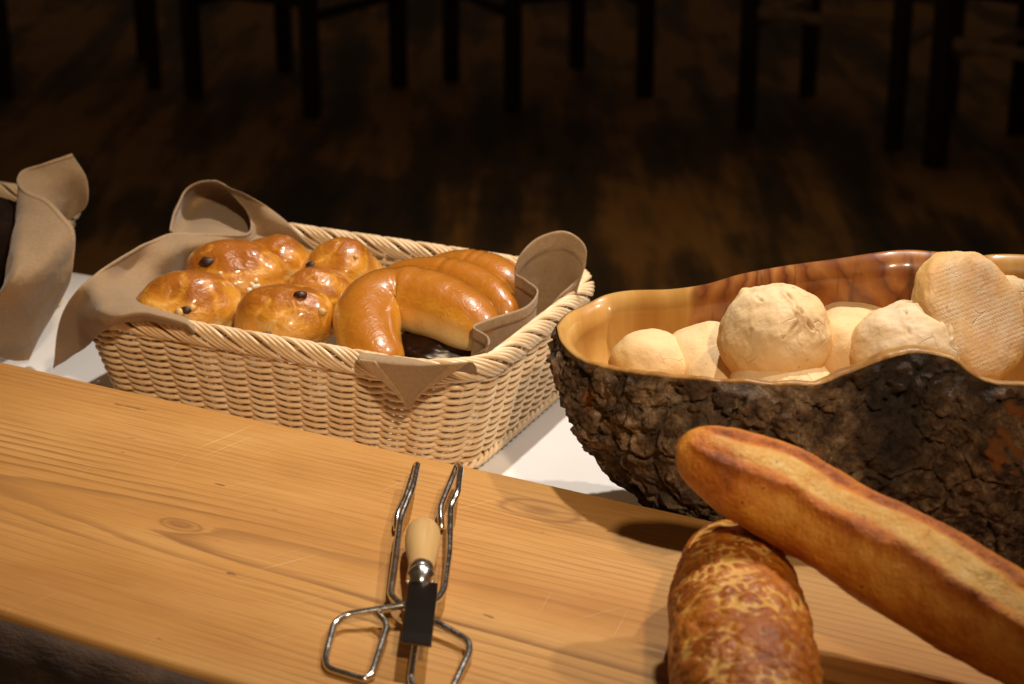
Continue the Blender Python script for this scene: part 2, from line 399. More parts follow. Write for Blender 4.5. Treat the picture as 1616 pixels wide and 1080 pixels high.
TA = R(-25)                                           # table and basket direction in plan
ta = Vector((math.cos(TA), math.sin(TA), 0)); tb = Vector((-math.sin(TA), math.cos(TA), 0))
TE = P(130, 427, 0)                                   # a point on the far table edge
tabc = TE - tb*.36 + ta*.30
def tl(u, v, z): return tabc + ta*u + tb*v + Vector((0, 0, z))
def oriented(name, bx, mat, parent=None):
    V, Fc = bx
    return mesh_obj(name, [tl(p.x, p.y, p.z) for p in V], Fc, mat, parent, smooth=False)
tab = thing('buffet_table', 'wooden buffet table hidden beneath the white cloth', 'table', (tabc.x, tabc.y, FZ))
TH = .36; TL = 1.1
oriented('tabletop', box(-TL, TL, -TH+.02, TH-.006, -.034, -.004), M_table, tab)
for sx in (-1, 1):
    for sy in (-1, 1):
        cx, cy = sx*(TL-.08), sy*(TH-.08)
        oriented('leg', box(cx-.03, cx+.03, cy-.03, cy+.03, FZ, -.0345), M_table, tab)
# cloth: top + rounded back drop
V = []; nu, nv = 160, 70
for i in range(nu):
    u = mix(-TL-.01, TL+.01, i/(nu-1))
    for j in range(nv):
        s = j/(nv-1)*1.02
        front = -TH+.03
        top = 2*TH-.03
        if s < top-.012:
            v = front+s; z = 0
        elif s < top+.012:
            a = (s-(top-.012))/.024*math.pi/2; v = TH-.012+.012*math.sin(a); z = -.012+.012*math.cos(a)
        else:
            d = s-top-.012; v = TH + .02*sm(0, .1, d)*(1+math.sin(u*23)*.8); z = -.012-d
        q = tl(u, v, z)
        q.z += .0012*noise.noise(q*9) if z > -.001 else 0
        V.append(q)
cl = mesh_obj('tablecloth', V, grid_faces(nu, nv), M_cloth)
tag(cl, 'white tablecloth covering the table under the baskets and bowl', 'tablecloth')

# ------------------------------------------------------------------ wooden board
b0 = P(0, 570, .06); b1 = P(1035, 801, .06); bf = P(200, 1025, .06)
bd = (b1-b0).normalized(); bn = Vector((-bd.y, bd.x, 0))      # bn points to the back
bw = (b0-bf).dot(bn)
BA = math.atan2(bd.y, bd.x)
bc = b0 + bd*.42 - bn*(bw/2)
BL = 1.5
brd = thing('wooden_board', 'long thick pine board with rough front edge darkened for shade lying before the baskets', 'board', (bc.x, bc.y, 0))
brd.rotation_euler = (0, 0, BA)
def board_mesh():
    nx, ny = 150, 40; V = []
    prof = []
    hw = bw/2; zt = .06; zb = .006
    r = .0035
    prof = [(-hw+.002, zb), (-hw, .02), (-hw-.001, zt-r)]
    for k in range(1, 5):
        a = k/4*math.pi/2; prof.append((-hw+r-r*math.cos(a), zt-r+r*math.sin(a)))
    for k in range(1, 12): prof.append((mix(-hw+r, hw-r, k/12), zt))
    for k in range(0, 5):
        a = k/4*math.pi/2; prof.append((hw-r+r*math.sin(a), zt-r+r*math.cos(a)))
    prof += [(hw, zb)]
    n = len(prof)
    for i in range(nx):
        x = mix(-BL/2, BL/2, i/(nx-1))
        for (y, z) in prof:
            w = .0012*noise.noise(Vector((x*5, 0 if y < 0 else 7, 0)))
            e = (.0022*noise.noise(Vector((x*9, 3 if y < 0 else 9, 0)))) if abs(y) > hw-.01 else 0
            V.append(Vector((x, y+e, z + (w if z > .03 else 0))))
    Fc = grid_faces(nx, n)
    Fc = [tuple(reversed(q)) for q in Fc]
    for i in range(nx-1): Fc.append((i*n, i*n+n-1, (i+1)*n+n-1, (i+1)*n))
    Fc.append(tuple(range(n))); Fc.append(tuple((nx-1)*n+n-1-k for k in range(n)))
    return V, Fc, n, nx
V, Fc, _, _ = board_mesh()
o = mesh_obj('board_top', V, Fc, M_board, None); o.parent = brd
bpy.context.view_layer.update()
# rough strip along the front, the side's shade put into its dark colour, and two battens under the board
V = []; nx, ny = 240, 14
for i in range(nx):
    x = mix(-BL/2, BL/2, i/(nx-1))
    for j in range(ny):
        t = j/(ny-1); z = mix(.0565, .004, t)
        y = -bw/2 - .002 - .016*math.sin(math.pi*min(1, t*1.02))**.7 - .004*abs(noise.noise(Vector((x*30, z*60, 1))))*(1 if 0 < j < ny-1 else 0)
        V.append(Vector((x, y, z)))
o = mesh_obj('shaded_edge', V, [tuple(reversed(q)) for q in grid_faces(nx, ny)], M_edge); o.parent = brd
o.modifiers.new('solid', 'SOLIDIFY').thickness = .004; o.modifiers['solid'].offset = -1
for x in (-.5, .0, .5):
    v, f = box(x-.03, x+.03, -bw/2+.03, bw/2-.03, .0015, .0075)
    o = mesh_obj('batten', v, f, M_edge, smooth=False); o.parent = brd

# ------------------------------------------------------------------ baskets
BC = P(751, 606, .09); BC.z = 0
BHX, BHY, BRAD = .180, .126, .042                    # half sizes at rim
BASK_H = .088
bask_c = BC - ta*BHX + tb*BHY
def rrect(hx, hy, r):
    """function s in [0,1) -> (pos, outward normal) on a rounded rectangle, and its length"""
    a, b = hx-r, hy-r; q = math.pi*r/2
    segs = [('l', Vector((-a, -hy)), Vector((a, -hy))), ('c', Vector((a, -b)), -math.pi/2), ('l', Vector((hx, -b)), Vector((hx, b))), ('c', Vector((a, b)), 0),
            ('l', Vector((a, hy)), Vector((-a, hy))), ('c', Vector((-a, b)), math.pi/2), ('l', Vector((-hx, b)), Vector((-hx, -b))), ('c', Vector((-a, -b)), math.pi)]
    lens = [2*a, q, 2*b, q]*2; T = sum(lens)
    def fn(s):
        d = (s % 1)*T
        for sg, L in zip(segs, lens):
            if d <= L:
                t = d/L if L else 0
                if sg[0] == 'l':
                    p = sg[1].lerp(sg[2], t); e = (sg[2]-sg[1]).normalized(); return p, Vector((e.y, -e.x))
                an = sg[2]+t*math.pi/2; nn = Vector((math.cos(an), math.sin(an))); return sg[1]+nn*r, nn
            d -= L
        return fn(0)
    return fn, T
def wall_off(z): return -.021*(1-min(1, z/BASK_H))**1.15         # flare
def ring_at(z, extra=0):
    w = wall_off(z); return rrect(BHX+w+extra-.008, BHY+w+extra-.008, BRAD+w*.4)
NST = 46
def corner_lift(q):   # the rim dips a little mid-side and lifts at the corners
    return .006*sm(.55, 1.0, min(abs(q.x)/BHX, 1)*min(abs(q.y)/BHY, 1))
def make_basket(label, centre, group):
    t = thing('wicker_basket', label, 'basket', (centre.x, centre.y, 0), group)
    t.rotation_euler = (0, 0, TA)
    def add(name, v, f):
        o = mesh_obj(name, v, f, M_wick); o.parent = t; return o
    # stakes
    for k in range(NST):
        s = (k+.5)/NST; pts = []
        for z in [.004, .015, .03, .045, .06, .075, .084]:
            fn, _ = ring_at(z); q, nn = fn(s); pts.append(Vector((q.x, q.y, z+corner_lift(q)*z/BASK_H)))
        add('stake', *tube(pts, .0021, 5))
    # weavers, alternate rows in opposite phase
    rows = 25; per = 8
    for r in range(rows):
        z = .010 + r*(.078-.010)/(rows-1)
        fn, _ = ring_at(z); n = NST*per; pts = []
        for i in range(n):
            s = i/n; q, nn = fn(s)
            ph = math.cos(math.pi*NST*(s-.5/NST)) * (1 if r % 2 else -1)
            amp = .0030*ph*(1.0 if abs(ph) < 1 else 1)
            amp = .0025*math.copysign(abs(ph)**.6, ph)
            jit = .0005*noise.noise(Vector((s*90, r*3.7, 0)))
            sag = -.0009*max(0, ph)
            pts.append(Vector((q.x+nn.x*(amp+jit), q.y+nn.y*(amp+jit), z+sag+jit+corner_lift(q)*z/BASK_H)))
        add('weaver', *tube(pts, .00178, 6, True))
    # twisted foot
    def rope(zc, off, ra, rb, strands, phases, turns, rad, nm, seg=9):
        fn, _ = ring_at(max(zc, 0), off)
        for ph in phases:
            n = NST*seg; pts = []
            for i in range(n):
                s = i/n; q, nn = fn(s); a = 2*math.pi*turns*s+ph
                c, sn = math.cos(a), math.sin(a)
                pts.append(Vector((q.x+nn.x*ra*c, q.y+nn.y*ra*c, zc+rb*sn+corner_lift(q)*zc/BASK_H)))
            add(nm, *tube(pts, rad, 6, True))
    rope(.0058, .003, .0024, .0024, 2, (0, math.pi), 60, .0021, 'foot_strand')
    # braided rim: three bundles of three rods winding round it
    ph = [g*2*math.pi/3 + k*.42 for g in range(3) for k in range(4)]
    rope(BASK_H-.001, .000, .0056, .0076, 9, ph, -12, .0017, 'rim_rod', 8)
    # floor of the basket
    fn, _ = ring_at(.008); n = 96
    ringp = [fn(i/n)[0] for i in range(n)]
    v = [Vector((q.x*.985, q.y*.985, .0062)) for q in ringp]+[Vector((q.x*.985, q.y*.985, .0085)) for q in ringp]
    f = [tuple(range(n-1, -1, -1)), tuple(range(n, 2*n))]+[(i, (i+1) % n, n+(i+1) % n, n+i) for i in range(n)]
    o = add('basket_floor', v, f); o.data.polygons.foreach_set('use_smooth', [False]*len(o.data.polygons))
    return t
make_basket('cream wicker basket filled with glazed buns and horseshoe pastries', bask_c, 'wicker bread baskets')
bask2 = bask_c - ta*.488 + tb*-.004
make_basket('wicker basket cut off by the left edge of the picture', bask2, 'wicker bread baskets')
def bl(c, x, y, z):   # basket local -> world
    return Vector((c.x, c.y, 0)) + ta*x + tb*y + Vector((0, 0, z))

# ------------------------------------------------------------------ napkins
def patch(rows, nu, nv):
    """rows: list over u of lists over v of Vectors -> verts grid"""
    V = []
    for i in range(nu):
        u = i/(nu-1); c = [cr([r[j] for r in rows], u) for j in range(len(rows[0]))]
        for j in range(nv): V.append(cr(c, j/(nv-1)))
    return V
def cloth_patch(rows, nu, nv, name, parent, thick=.0006, wr=.0014):
    V = patch(rows, nu, nv)
    V = [p + Vector((noise.noise(p*38), noise.noise(p*38+Vector((9, 0, 0))), noise.noise(p*38+Vector((0, 9, 0)))))*wr for p in V]
    o = mesh_obj(name, V, grid_faces(nu, nv), M_nap); o.parent = parent
    o.location = -parent.location
    m = o.modifiers.new('solid', 'SOLIDIFY'); m.thickness = thick; m.offset = 0
    return o, V
def hem(V, nu, nv, width_j, parent, top, name='hem', end=0, ui=None):
    """double strip along v=0 (end=0) or u=0"""
    ui = ui or (0, nu)
    W = [V[i*nv+j] for i in range(*ui) for j in range(width_j)]
    o = mesh_obj(name, W, grid_faces(ui[1]-ui[0], width_j), M_hem); o.parent = parent
    m = o.modifiers.new('solid', 'SOLIDIFY'); m.thickness = .0012; m.offset = 0
    return o
def Q(*a): return P(*a)

# --- napkin at the left end of the main basket
n1 = thing('napkin', 'taupe napkin spilling over the left end of the bun basket, tip hanging down', 'napkin', (bask_c.x-.15, bask_c.y, .02), 'taupe napkins in the baskets')
rows = [
 [Q(85, 581, .022), Q(86, 580, .022), Q(87, 579, .022), Q(88, 578, .022), Q(89, 577, .022)],
 [Q(90, 535, .052), Q(96, 545, .046), Q(104, 555, .040), Q(112, 560, .036), Q(114, 562, .034)],
 [Q(103, 484, .088), Q(112, 500, .080), Q(126, 522, .066), Q(140, 538, .058), Q(143, 541, .055)],
 [Q(122, 458, .106), Q(134, 478, .098), Q(150, 498, .098), Q(167, 514, .092), Q(170, 518, .087)],
 [Q(150, 434, .113), Q(160, 458, .108), Q(172, 482, .106), Q(186, 501, .104), Q(190, 508, .094)],
 [Q(200, 400, .118), Q(206, 430, .100), Q(212, 468, .100), Q(226, 493, .106), Q(230, 512, .088)],
 [Q(255, 373, .116), Q(261, 404, .106), Q(266, 470, .072), Q(286, 503, .102), Q(290, 522, .084)],
 [Q(296, 367, .110), Q(300, 394, .102), Q(306, 450, .060), Q(312, 512, .090), Q(314, 530, .074)],
 [Q(345, 370, .108), Q(348, 392, .097), Q(350, 430, .060), Q(352, 470, .050), Q(352, 500, .045)],
 [Q(384, 371, .107), Q(388, 390, .094), Q(396, 410, .065), Q(410, 425, .055), Q(420, 450, .045)],
 [Q(396, 357, .108), Q(408, 372, .098), Q(430, 390, .085), Q(470, 408, .070), Q(490, 425, .055)],
 [Q(385, 328, .117), Q(414, 345, .113), Q(448, 368, .102), Q(500, 404, .082), Q(515, 420, .065)],
 [Q(360, 301, .126), Q(400, 318, .125), Q(443, 346, .113), Q(506, 404, .086), Q(530, 425, .065)],
 [Q(340, 285, .131), Q(383, 306, .130), Q(432, 336, .115), Q(508, 404, .085), Q(532, 425, .062)],
 [Q(316, 287, .128), Q(348, 302, .112), Q(412, 342, .104), Q(508, 406, .086), Q(530, 426, .060)],
 [Q(290, 303, .121), Q(306, 324, .098), Q(366, 356, .102), Q(500, 410, .086), Q(525, 428, .058)],
 [Q(277, 332, .115), Q(292, 352, .095), Q(352, 368, .102), Q(490, 410, .086), Q(520, 430, .055)],
 [Q(268, 364, .104), Q(292, 376, .098), Q(352, 382, .102), Q(480, 410, .086), Q(515, 432, .052)],
]
o, V = cloth_patch(rows, 150, 34, 'cloth', n1)
h = hem(V, 150, 34, 3, o, n1)
# folded lining the buns rest on
def pad(name, c, parent, x0, x1, y0, y1, z0, z1):
    nu, nv = 40, 30; V = []
    for i in range(nu):
        for j in range(nv):
            u, v = i/(nu-1), j/(nv-1)
            e = (math.sin(math.pi*u)*math.sin(math.pi*v))**.22 if 0 < u < 1 and 0 < v < 1 else 0
            p = bl(c, mix(x0, x1, u), mix(y0, y1, v), mix(z0, z1, e))
            p.z += .005*noise.noise(p*26)*e; V.append(p)
    o = mesh_obj(name, V, grid_faces(nu, nv), M_nap); o.parent = parent; o.location = -parent.location
    m = o.modifiers.new('solid', 'SOLIDIFY'); m.thickness = .003; m.offset = -1; return o
pad('folded_lining', bask_c, n1, -.132, .022, -.088, .088, .012, .052)

# --- napkin at the right end of the main basket
n2 = thing('napkin', 'taupe napkin under the horseshoe pastries with hemmed corner over the front rim', 'napkin', (bask_c.x+.12, bask_c.y, .02), 'taupe napkins in the baskets')
H = [(752, 560, .088), (769, 546, .102), (770, 531, .105), (748, 514, .107), (778, 502, .107), (829, 484, .106), (849, 460, .108), (829, 441, .110), (813, 430, .113), (821, 402, .126), (850, 375, .137), (890, 365, .141), (921, 385, .133), (926, 412, .120), (912, 440, .106), (884, 466, .098)]
rows = []
for k, (x, y, z) in enumerate(H):
    a = P(x, y, z)
    inn = (-ta*.004) if k < 8 else Vector((0, 0, 0))
    if k < 3: inn = -ta*.020+tb*.014
    if k >= 11: inn = -ta*.010*(k-10)*.5 - tb*.004*(k-10)
    rows.append([a, a+Vector((0, 0, -(z-.05)*.33))+inn*.4, a+Vector((0, 0, -(z-.05)*.7))+inn*.8, Vector((a.x, a.y, .05))+inn*1.5])
o, V = cloth_patch(rows, 130, 22, 'cloth', n2, wr=.0008)
h = hem(V, 130, 22, 5, o, n2)
# the corner hanging over the front rim
fq = bl(bask_c, 0, -BHY-.0055, 0); fnrm = -tb
def F_(x, y, k=0): return PV(x, y, fq+fnrm*k, fnrm)
rows = []
for t in [i/6 for i in range(7)]:
    xt = mix(566, 744, t); yt = mix(557, 563, t) + 6*math.sin(math.pi*t)
    rim_in = P(mix(585, 748, t), mix(548, 545, t), .090) 
    a = F_(xt, yt, 0)+tb*.006; a.z = .0975+.002*math.sin(math.pi*t)
    x1 = mix(587, 718, t); x2 = mix(622, 672, t); x3 = mix(643.5, 646.5, t)
    rows.append([F_(x3, 644-abs(t-.5)*4, .004), F_(x2, 618, .0055), F_(x1, 588, .005), F_(xt, yt+9, .0035), a, a+tb*.007-ta*.024*t*t+Vector((0, 0, -.005)), a+tb*.026-ta*.060*t*t+Vector((0, 0, -.024))])
o, V = cloth_patch(rows, 60, 46, 'front_corner', n2, wr=.0006)
# hems follow its two slanting sides
nu, nv = 60, 46
for lo, hi in ((0, 10), (nu-10, nu)):
    Wv = [V[i*nv+j] for i in range(lo, hi) for j in range(0, 23)]
    hh = mesh_obj('hem', Wv, grid_faces(hi-lo, 23), M_hem); hh.parent = o
    m = hh.modifiers.new('solid', 'SOLIDIFY'); m.thickness = .0018; m.offset = 0
pad('folded_lining', bask_c, n2, .026, .132, -.088, .088, .012, .055)

# --- napkin of the second basket at the left edge
n3 = thing('napkin', 'tall twisted taupe napkin at the left edge of the picture', 'napkin', (bask2.x+.15, bask2.y, .02), 'taupe napkins in the baskets')
D = [
 [(112, 243, .152), (136, 282, .132), (138, 322, .112), (112, 346, .095)],
 [(72, 257, .148), (100, 285, .132), (118, 318, .112), (105, 350, .095)],
 [(36, 271, .142), (56, 300, .130), (84, 330, .112), (92, 356, .094)],
 [(29, 288, .138), (27, 325, .124), (22, 380, .108), (14, 436, .094)],
 [(42, 301, .136), (32, 350, .124), (20, 405, .112), (6, 450, .096)],
 [(74, 316, .133), (52, 365, .122), (25, 430, .108), (-6, 475, .086)],
 [(101, 342, .126), (74, 395, .114), (30, 455, .096), (-16, 500, .070)],
 [(116, 363, .118), (86, 415, .104), (34, 480, .080), (-22, 520, .054)],
 [(119, 390, .106), (90, 440, .088), (38, 500, .064), (-26, 540, .038)],
 [(115, 428, .088), (86, 470, .070), (40, 525, .046), (-20, 552, .026)],
 [(97, 472, .060), (76, 505, .047), (42, 545, .028), (-5, 560, .016)],
 [(68, 517, .032), (60, 535, .024), (44, 558, .013), (12, 567, .009)],
 [(46, 568, .006), (42, 569, .006), (34, 570, .006), (24, 570, .006)],
]
rows = [[P(*q) for q in r] for r in D]
o, V = cloth_patch(rows, 120, 30, 'cloth', n3, wr=.0015)
hem(V, 120, 30, 3, o, n3)
pad('folded_lining', bask2, n3, .02, .132, -.088, .088, .012, .045)

# ------------------------------------------------------------------ buns and pastries in the basket
def ico(sub):
    bm = bmesh.new(); bmesh.ops.create_icosphere(bm, subdivisions=sub, radius=1)
    v = [x.co.copy() for x in bm.verts]; f = [tuple(y.index for y in q.verts) for q in bm.faces]; bm.free(); return v, f
ICO5 = ico(5); ICO6 = ico(6); ICO2 = ico(2); ICO1 = ico(1)
def dot(parent, at, r, mat, name, seed, squash=(1, 1, 1)):
    v, f = ICO2
    W_ = [at + Vector((p.x*squash[0], p.y*squash[1], p.z*squash[2]))*r*(1+.35*noise.noise(p*1.6+Vector((seed, 0, 0)))) for p in v]
    o = mesh_obj(name, W_, f, mat); o.parent = parent; return o
def bun(px, py, z, rx, ry, rz, rot, seed, label, bits=(), lobes=.15):
    c = P(px, py, z)
    v, f = ICO5; sd = Vector((seed*3.1, seed*1.7, 0)); V = []; bake = []
    cs, sn = math.cos(rot), math.sin(rot)
    for p in v:
        k = 1 + lobes*noise.noise(p*1.1+sd) + .035*noise.noise(p*3.0+sd) + .010*noise.noise(p*8+sd)
        fold = noise.noise(Vector((p.x*1.1, p.y*2.0, p.z*1.2))+sd*1.3)
        k -= .045*math.exp(-(fold/.06)**2)*sm(-.1, .4, noise.noise(p*1.5+sd*.7)+.1)                     # creases of the rolled dough
        q = Vector((p.x*rx, p.y*ry, p.z*rz*(1 if p.z > 0 else .75)))*k
        V.append(Vector((q.x*cs-q.y*sn, q.x*sn+q.y*cs, q.z)))
        b = .42+.62*p.z+.34*noise.noise(p*1.6+sd+Vector((5, 0, 0))) - .35*math.exp(-(fold/.06)**2)
        bake.append(min(1, max(0, b)))
    o = bpy.data.objects.new('glazed_bun', None)
    bpy.data.objects.remove(o)
    t = thing('glazed_bun', label, 'bun', c, 'glazed buns in the basket')
    body = mesh_obj('crust', V, f, M_bun); body.parent = t; attr(body, 'bake', bake)
    body.location = (0, 0, 0)
    # bits stuck on the surface, aimed from the picture
    for (bx, by, r, kind) in bits:
        ray = (FW*FPX + Vector((1, 0, 0))*(bx-808) + UP*(540-by)).normalized()
        best = None
        for q, w in zip(V, v):
            d = (c+q)-CAM; tt = d.dot(ray); e = (d-ray*tt).length
            if e < .0022 and (best is None or tt < best[0]): best = (tt, q)
        if best is None: continue
        mt = {'raisin': M_raisin, 'sugar_grain': M_sugar, 'nut_bit': M_nut}[kind]
        dot(t, best[1]*1.0, r, mt, kind, bx*.37+by, (1.25, .9, .8) if kind == 'raisin' else (1, 1, 1))
    return t
RA, SU, NU = 'raisin', 'sugar_grain', 'nut_bit'
bun(297, 493, .088, .0405, .032, .031, .2, 1.0, 'glazed bun at the front left of the basket, against the napkin',
    ((283, 490, .0034, NU), (303, 487, .0028, NU), (292, 494, .0036, RA), (293, 486, .003, RA)))
bun(368, 445, .090, .0405, .034, .031, -.3, 2.0, 'glazed bun sprinkled with white sugar grains, behind the front left bun',
    ((325, 411, .005, RA), (397, 456, .0024, SU), (402, 453, .0022, SU), (406, 457, .002, SU), (409, 449, .002, SU), (408, 443, .0018, SU), (413, 453, .0028, RA), (399, 448, .0018, SU), (344, 431, .0016, SU), (371, 449, .0014, SU)))
bun(438, 425, .088, .030, .028, .028, .1, 3.4, 'glazed bun at the very back of the basket beneath the napkin cone')
bun(541, 436, .088, .033, .030, .028, .5, 4.3, 'blistered glazed bun with a raisin on its left side, near the back rim',
    ((487, 424, .0046, RA), (488, 416, .0036, RA), (560, 402, .002, NU)))
bun(499, 474, .083, .029, .026, .026, 0, 5.2, 'darker glazed bun sunk between the others in the middle')
bun(452, 510, .088, .0385, .033, .031, .1, 6.6, 'pale glazed bun with a raisin on top, nearest the front rim',
    ((476, 464, .0042, RA), (421, 530, .0042, RA), (509, 495, .0030, NU), (512, 491, .002, RA)))

def sweep_pastry(ctrl, rads, n, sides, seed, flat=.86):
    pts = smooth_path(ctrl, n)
    rr = [cr([Vector((r, 0, 0)) for r in rads], i/(n-1)).x for i in range(n)]
    V, Fc = tube(pts, rr, sides, False, flat)
    sd = Vector((seed, seed*2, 0)); bake = []; W_ = []
    for i in range(n):
        c = pts[i]
        for k in range(sides):
            p = V[i*sides+k]; d = p-c
            w = 1+.06*noise.noise(p*22+sd)+.022*noise.noise(p*60+sd)-.07*math.exp(-((i/n-.44)/.012)**2)-.03*math.exp(-((i/n-.50)/.010)**2)
            W_.append(c+d*w)
            up = d.normalized().z if d.length > 1e-9 else 0
            bake.append(min(1, max(0, .40+.85*up+.30*noise.noise(p*20+sd)+.12*noise.noise(p*55+sd))))
    return W_, Fc, bake
def pastry(label, ctrl, rads, seed, mat=None):
    n, sides = 90, 32
    t = thing('horseshoe_pastry', label, 'pastry', (ctrl[2].x, ctrl[2].y, .055), 'horseshoe pastries in the basket')
    V, Fc, b = sweep_pastry(ctrl, rads, n, sides, seed)
    o = mesh_obj('crust', V, Fc, mat or M_horn, t); attr(o, 'bake', b); return t
r_ = [.006, .0175, .0225, .0250, .0262, .0268, .0262, .0250, .0235, .0200, .0150, .004]
pastry('large glossy horseshoe pastry at the front right of the basket',
       [P(616, 590, .080), P(603, 573, .084), P(585, 544, .089), P(579, 510, .095), P(594, 483, .100), P(632, 471, .103), P(678, 478, .103), P(710, 491, .101), P(735, 506, .098), P(754, 519, .095), P(766, 528, .093), P(773, 534, .091)], r_, 3.0)
pastry('glossy horseshoe pastry directly behind the large front one',
       [P(622, 462, .078), P(622, 450, .082), P(646, 444, .086), P(682, 444, .089), P(718, 451, .090), P(750, 464, .088), P(778, 482, .085), P(798, 502, .080), P(806, 514, .075)], [.006, .014, .018, .0205, .0212, .0208, .0190, .014, .005], 8.0)
pastry('horseshoe pastry farthest back along the right rear rim',
       [P(672, 440, .070), P(684, 430, .078), P(712, 426, .084), P(744, 427, .087), P(776, 435, .087), P(802, 450, .084), P(820, 470, .076), P(826, 484, .070)], [.006, .013, .0175, .0195, .0195, .0175, .013, .005], 12.0)
# dark pastry under the front horseshoe
c = P(700, 548, .070); v, f = ICO5
V = [Vector((p.x*.040, p.y*.026, p.z*.016))*(1+.15*noise.noise(p*1.6)+.04*noise.noise(p*5)) for p in v]
t = thing('chocolate_pastry', 'dark brown pastry tucked beneath the large horseshoe', 'pastry', c)
o = mesh_obj('crust', V, f, M_cho2); o.parent = t; attr(o, 'bake', [.5+.4*p.z for p in v])

c = P(-28, 392, .085); v, f = ICO5  # added dark lump in place of the basket's shaded inside
V = [Vector((p.x*.060, p.y*.055, p.z*.040))*(1+.10*noise.noise(p*1.3+Vector((8, 0, 0)))+.03*noise.noise(p*5)) for p in v]
t = mesh_obj('shade_lump', V, f, M_bask_shade); t.location = c; attr(t, 'bake', [.5+.4*p.z for p in v])
tag(t, 'added dark lump for the shade in the basket at the left edge of the picture', 'loaf')

# ------------------------------------------------------------------ bark bowl
RIM = [(876, 516, .150), (884, 541, .151), (912, 567, .155), (960, 583, .160), (1030, 594, .165), (1110, 601, .168), (1200, 607, .170), (1285, 608, .171), (1335, 592, .176), (1382, 573, .184), (1440, 558, .190), (1498, 566, .188), (1528, 588, .180), (1562, 605, .174), (1616, 609, .173), (1700, 606, .175), (1800, 596, .180), (1885, 566, .186), (1925, 515, .192),
       (1880, 462, .198), (1800, 430, .202), (1700, 410, .205), (1625, 403, .206), (1570, 402, .205), (1530, 406, .202), (1485, 399, .208), (1432, 395, .209), (1385, 399, .207), (1320, 409, .200), (1240, 420, .191), (1170, 433, .182), (1115, 449, .172), (1060, 457, .163), (995, 459, .157), (955, 466, .153), (925, 480, .150), (893, 496, .149)]
rim3 = [P(x, y, z-.014) for x, y, z in RIM]
NB = 640
rp = [cr(rim3+[rim3[0]], i/NB) for i in range(NB)]
# resample evenly
def resample(pts, n):
    L = [0]; m = len(pts)
    for i in range(m): L.append(L[-1]+(pts[(i+1) % m]-pts[i]).length)
    out = []; j = 0
    for k in range(n):
        d = k/n*L[-1]
        while L[j+1] < d: j += 1
        t = (d-L[j])/max(1e-9, L[j+1]-L[j]); out.append(pts[j].lerp(pts[(j+1) % m], t))
    return out
rp = resample(rp, NB)
cen = sum(rp, Vector())/NB
xs = [p.x for p in rp]; x0b, x1b = min(xs), max(xs); cx = (x0b+x1b)/2; cyb = sum(p.y for p in rp)/NB
bowl = thing('bark_bowl', 'live edge wooden bowl with rough bark outside, full of pale rolls', 'bowl', (cx, cyb, 0))
tang = [(rp[(i+2) % NB]-rp[i-2]) for i in range(NB)]
outw = [Vector((t.y, -t.x, 0)).normalized() for t in tang]
if sum(outw[i].dot(rp[i]-cen) for i in range(NB)) < 0: outw = [-w for w in outw]
# smooth normals
for _ in range(30): outw = [(outw[i-1]+outw[i]*2+outw[(i+1) % NB]).normalized() for i in range(NB)]
NVB = 120
V = []; char = []
for i in range(NB):
    a = rp[i]; o_ = outw[i]
    # base point: ellipse footprint
    bx = cx+.01+(a.x-cx)*.60; by = cyb + (a.y-cyb)*.52
    base = Vector((bx, by, 0))
    hump = math.exp(-((a.x-P(1440, 558, .19).x)/.030)**2)*(1 if a.y < cyb else 0)
    for j in range(NVB):
        t = j/(NVB-1)
        z = a.z*(1-t)
        # profile: bulges a little below the rim, then tucks in
        k = t**1.35
        q = Vector((mix(a.x, base.x, k), mix(a.y, base.y, k), z))
        q += o_*(.016*math.sin(math.pi*min(1, t*1.15))**1.0 if t < .87 else 0)
        s = q*1.0
        w = q+Vector((noise.noise(q*18), noise.noise(q*18+Vector((7, 1, 0))), noise.noise(q*18+Vector((1, 7, 0)))))*.022
        d1, p1 = noise.voronoi(w*30); e1 = min(1, (d1[1]-d1[0])*2.4)
        d2, _p = noise.voronoi(w*75); e2 = min(1, (d2[1]-d2[0])*2.2)
        rg = noise.turbulence(q*70, 3, False)
        plate = noise.noise(p1[0]*2.7)
        lo = noise.noise(q*26)
        rd = 1-abs(noise.noise(Vector((w.x*46, w.y*46, w.z*26))))
        rd2 = 1-abs(noise.noise(q*120+Vector((3, 0, 0))))
        d3, p3 = noise.voronoi(w*58+Vector((5, 5, 5)))
        flake = noise.noise(p3[0]*3.3); big = noise.noise(p1[0]*2.9)
        disp = .0040*sm(0, .22, e1) + .0030*big + .0046*flake + .0085*(rd-.75) + .0042*(rd2-.7) + .0022*noise.noise(q*260) + .006*lo + .0018*sm(0, .5, e2)
        env = sm(0, .045, t)
        tip = noise.noise(Vector((i*.045, 3, 0)))
        q += o_*(disp*env - .0055*env) + Vector((0, 0, 1))*(.003*rg*env)
        if t < .02: q.z += 0
        q.z = max(q.z, .0 if t > .97 else .001)
        V.append(q); char.append(min(1, hump*sm(.9, .1, t)+.0))
Fc = grid_faces(NB, NVB, True)
base_idx = [i*NVB+NVB-1 for i in range(NB)]
Fc.append(tuple(base_idx))
bk = mesh_obj('bark', V, Fc, M_bark, bowl); attr(bk, 'char', char)
